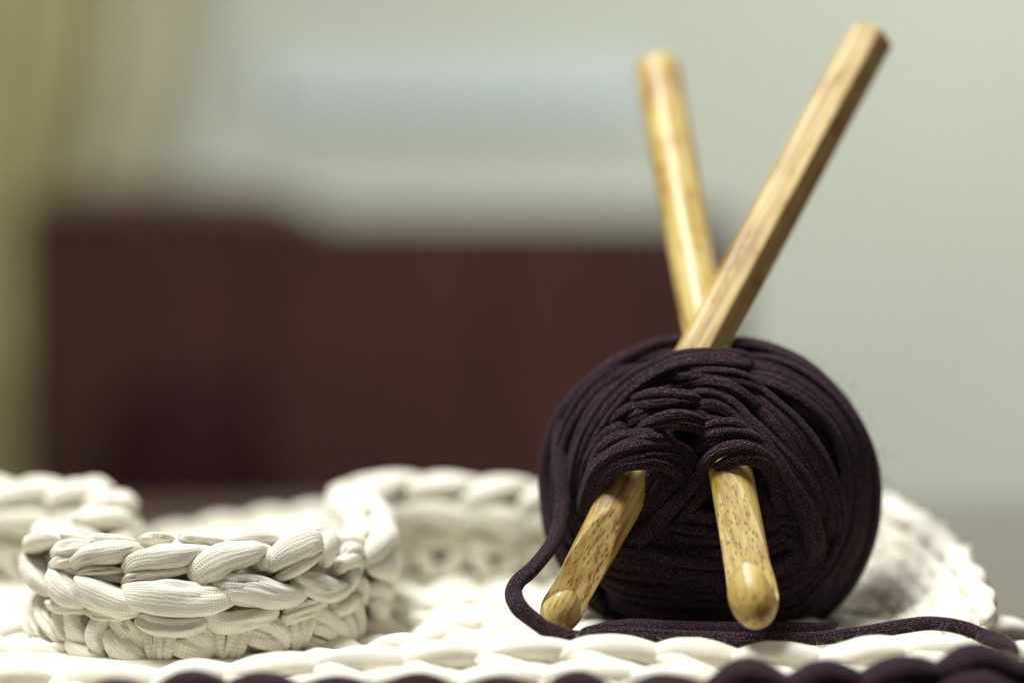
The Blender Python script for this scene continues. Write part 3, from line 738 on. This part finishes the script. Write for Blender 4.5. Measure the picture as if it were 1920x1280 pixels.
mb = MB(); sweep(mb, C, U, [.0048, .0050, .0043, .0046, .0040, .0044, .0036, .0042, .0034, .0042, .0036, .0044], .0030, 'rope', n=200, seg=32, fold=0.05, seed=42, crease=0.16, cw=0.16, rough=0.02)
mb.build('yarn_tail', M_PLUM, ball)

# ------------------------------------------------------------------ crochet hooks
def hook(name, tip, endp, R_tip, R_shaft, R_end, label, m, hexa, cut_len, head_len, spin, lipx, roll_cut=0.0, depth=0.35):
    """local +z from tip to handle end, local -y faces the viewer"""
    tip = np.array(tip); endp = np.array(endp); ax = norm(endp - tip); L = float(np.linalg.norm(endp - tip))
    view = norm(np.array([0, CAMY, CAMZ]) - tip); fy = norm(view - ax * np.dot(view, ax)); sx = np.cross(fy, ax) * -1
    zs = np.concatenate([np.linspace(0, head_len * .35, 26)[:-1], np.linspace(head_len * .35, head_len * 1.35, 110)[:-1], np.linspace(head_len * 1.35, cut_len * 1.25, 50)[:-1], np.linspace(cut_len * 1.25, L - .0022, 50)[:-1], np.linspace(L - .0022, L, 12)])
    seg = 96; V = []; cut = []
    for z in zs:
        R = np.interp(z, [0, head_len * .75, head_len * 1.15, cut_len, cut_len * 1.6, L], [R_tip, R_tip, R_tip * .93, R_shaft, (R_shaft * .6 + R_end * .4), R_end])
        u = z / (R_tip * 1.55)
        if u < 1: R = R * (max(0.0, 1 - (1 - u) ** 2.2)) ** 0.5
        e = (L - z) / 0.0022
        if e < 1: R = R * (1 - 0.24 * (1 - e) ** 2.2)
        hx = hexa * np.clip((z - cut_len * 0.6) / (cut_len * 1.0), 0, 1)
        for k in range(seg):
            a = 2 * math.pi * k / seg
            sec = math.pi / 3; aa = ((a + spin) % sec) - sec / 2
            rh = min(0.915 / math.cos(aa), 1.04)
            rr = R * (1 + hx * (rh - 1))
            x, y = rr * math.cos(a), rr * math.sin(a)          # +y towards viewer
            c = 0.0
            # carved throat: an oblique flat, tilted by roll_cut, ending under the lip of the head
            zl = head_len - abs((x - lipx) / R_tip) ** 2.2 * head_len * 0.5
            if z > zl and z < cut_len * 1.3:
                lim = R * np.interp(z, [head_len * .55, cut_len], [depth - .12, 1.03]) + x * roll_cut
                if y > lim: y = lim; c = 1.0 
                elif y > lim - R * .05: c = 0.6
            if z < head_len * .62 and y > -0.2 * R: c = max(c, 0.0 if hexa else np.clip((head_len * .62 - z) / (head_len * .3), 0, 1))
            V.append((x, -y, z)); cut.append(c)
    n = len(zs); F = []
    for i in range(n - 1):
        for k in range(seg):
            k2 = (k + 1) % seg; F.append((i * seg + k, i * seg + k2, (i + 1) * seg + k2, (i + 1) * seg + k))
    F.append(tuple(range(seg - 1, -1, -1))); F.append(tuple((n - 1) * seg + k for k in range(seg)))
    me = bpy.data.meshes.new(name); me.from_pydata(V, [], F); me.update()
    me.polygons.foreach_set('use_smooth', [True] * len(me.polygons))
    at = me.attributes.new('cut', 'FLOAT', 'POINT'); at.data.foreach_set('value', [float(c) for c in cut])
    me.set_sharp_from_angle(angle=math.radians(32)) if hasattr(me, 'set_sharp_from_angle') else None
    me.materials.append(m)
    o = bpy.data.objects.new(name, me); COL.objects.link(o)
    from mathutils import Matrix
    Mx = Matrix(((sx[0], -fy[0], ax[0], tip[0]), (sx[1], -fy[1], ax[1], tip[1]), (sx[2], -fy[2], ax[2], tip[2]), (0, 0, 0, 1)))
    if Mx.to_3x3().determinant() < 0:
        for i in range(3): Mx[i][0] *= -1
    o.matrix_world = Mx
    o['label'] = label; o['category'] = 'crochet hook'; o['group'] = 'hooks stuck through the yarn ball'
    return o
MBA = bamboo('bamboo_pale', (0.60, 0.48, 0.21, 1), (0.48, 0.34, 0.11, 1), (0.21, 0.08, 0.02, 1), 1.3)
MBB = bamboo('bamboo_golden', (0.58, 0.46, 0.175, 1), (0.47, 0.34, 0.09, 1), (0.29, 0.16, 0.03, 1), 5.1)
hook('crochet_hook', P(1030, 1186, -0.0225), P(1634, 66, 0.062),   .0052, .0057, .0064, 'six-sided bamboo crochet hook leaning right, its tip at lower left by the loose yarn', MBA, 1.0, 0.035, 0.0105, math.radians(-18), 0.0004, depth=-0.1)
hook('crochet_hook', P(1422, 1172, -0.042), P(1232, 124, 0.095), .0059, .0054, .0065, 'round golden bamboo crochet hook leaning left, with rounded speckled tip in front', MBB, 0.0, 0.042, 0.0145, 0.0, -0.001, roll_cut=0.22, depth=-0.05)

# ------------------------------------------------------------------ stray fibres
def fuzz(name, spots, m, parent, lo, hi, seed):
    r = np.random.RandomState(seed); V = []; F = []
    for p, nrm_ in spots:
        d = norm(np.array(nrm_) + r.randn(3) * 0.55); c = r.randn(3) * 0.5; ln = r.uniform(lo, hi); b = len(V)
        e1 = norm(np.cross(d, r.randn(3))); e2 = np.cross(d, e1)
        for i in range(5):
            t = i / 4; q = p + d * ln * t + c * ln * t * t * 0.6; rad = 0.000035 * (1 - 0.6 * t)
            for k in range(3): V.append(q + (e1 * math.cos(2.1 * k) + e2 * math.sin(2.1 * k)) * rad)
        for i in range(4):
            for k in range(3): F.append((b + i * 3 + k, b + i * 3 + (k + 1) % 3, b + i * 3 + 3 + (k + 1) % 3, b + i * 3 + 3 + k))
    mb = MB(); V = np.array(V); mb.add(V, F, V[:, :2] * 1000); o = mb.build(name, m, parent); o['kind'] = 'stuff'
r = np.random.RandomState(5)
sp = []
for k in range(45):
    px = r.uniform(1080, 1860) if k % 4 else r.uniform(500, 1080)
    x = P(px, 1200, RIM_Y)[0]; sp.append((np.array([x, RIM_Y + r.uniform(-.002, .003), rim_z(x) - 0.0012]), (0, 0, 1)))
fuzz('fibre_fuzz', sp, M_WHITE, mat_root, 0.001, 0.0032, 3)
sp = []
for k in range(36):
    p, nr = on_front(r.uniform(100, 620), r.uniform(1012, 1030), r.uniform(-2.5, 1.5)); sp.append((p, (0, -.2, 1)))
fuzz('fibre_fuzz', sp, M_WHITE, band, 0.0012, 0.0042, 4)

sp = []
for k in range(700):
    d = r.randn(3); d[1] = -abs(d[1]) * 0.6; sp.append((ell(d, 1.0), d / RB ** 2 * 0.001))
fuzz('fibre_fuzz', sp, M_PLUM, ball, 0.0012, 0.0036, 6)
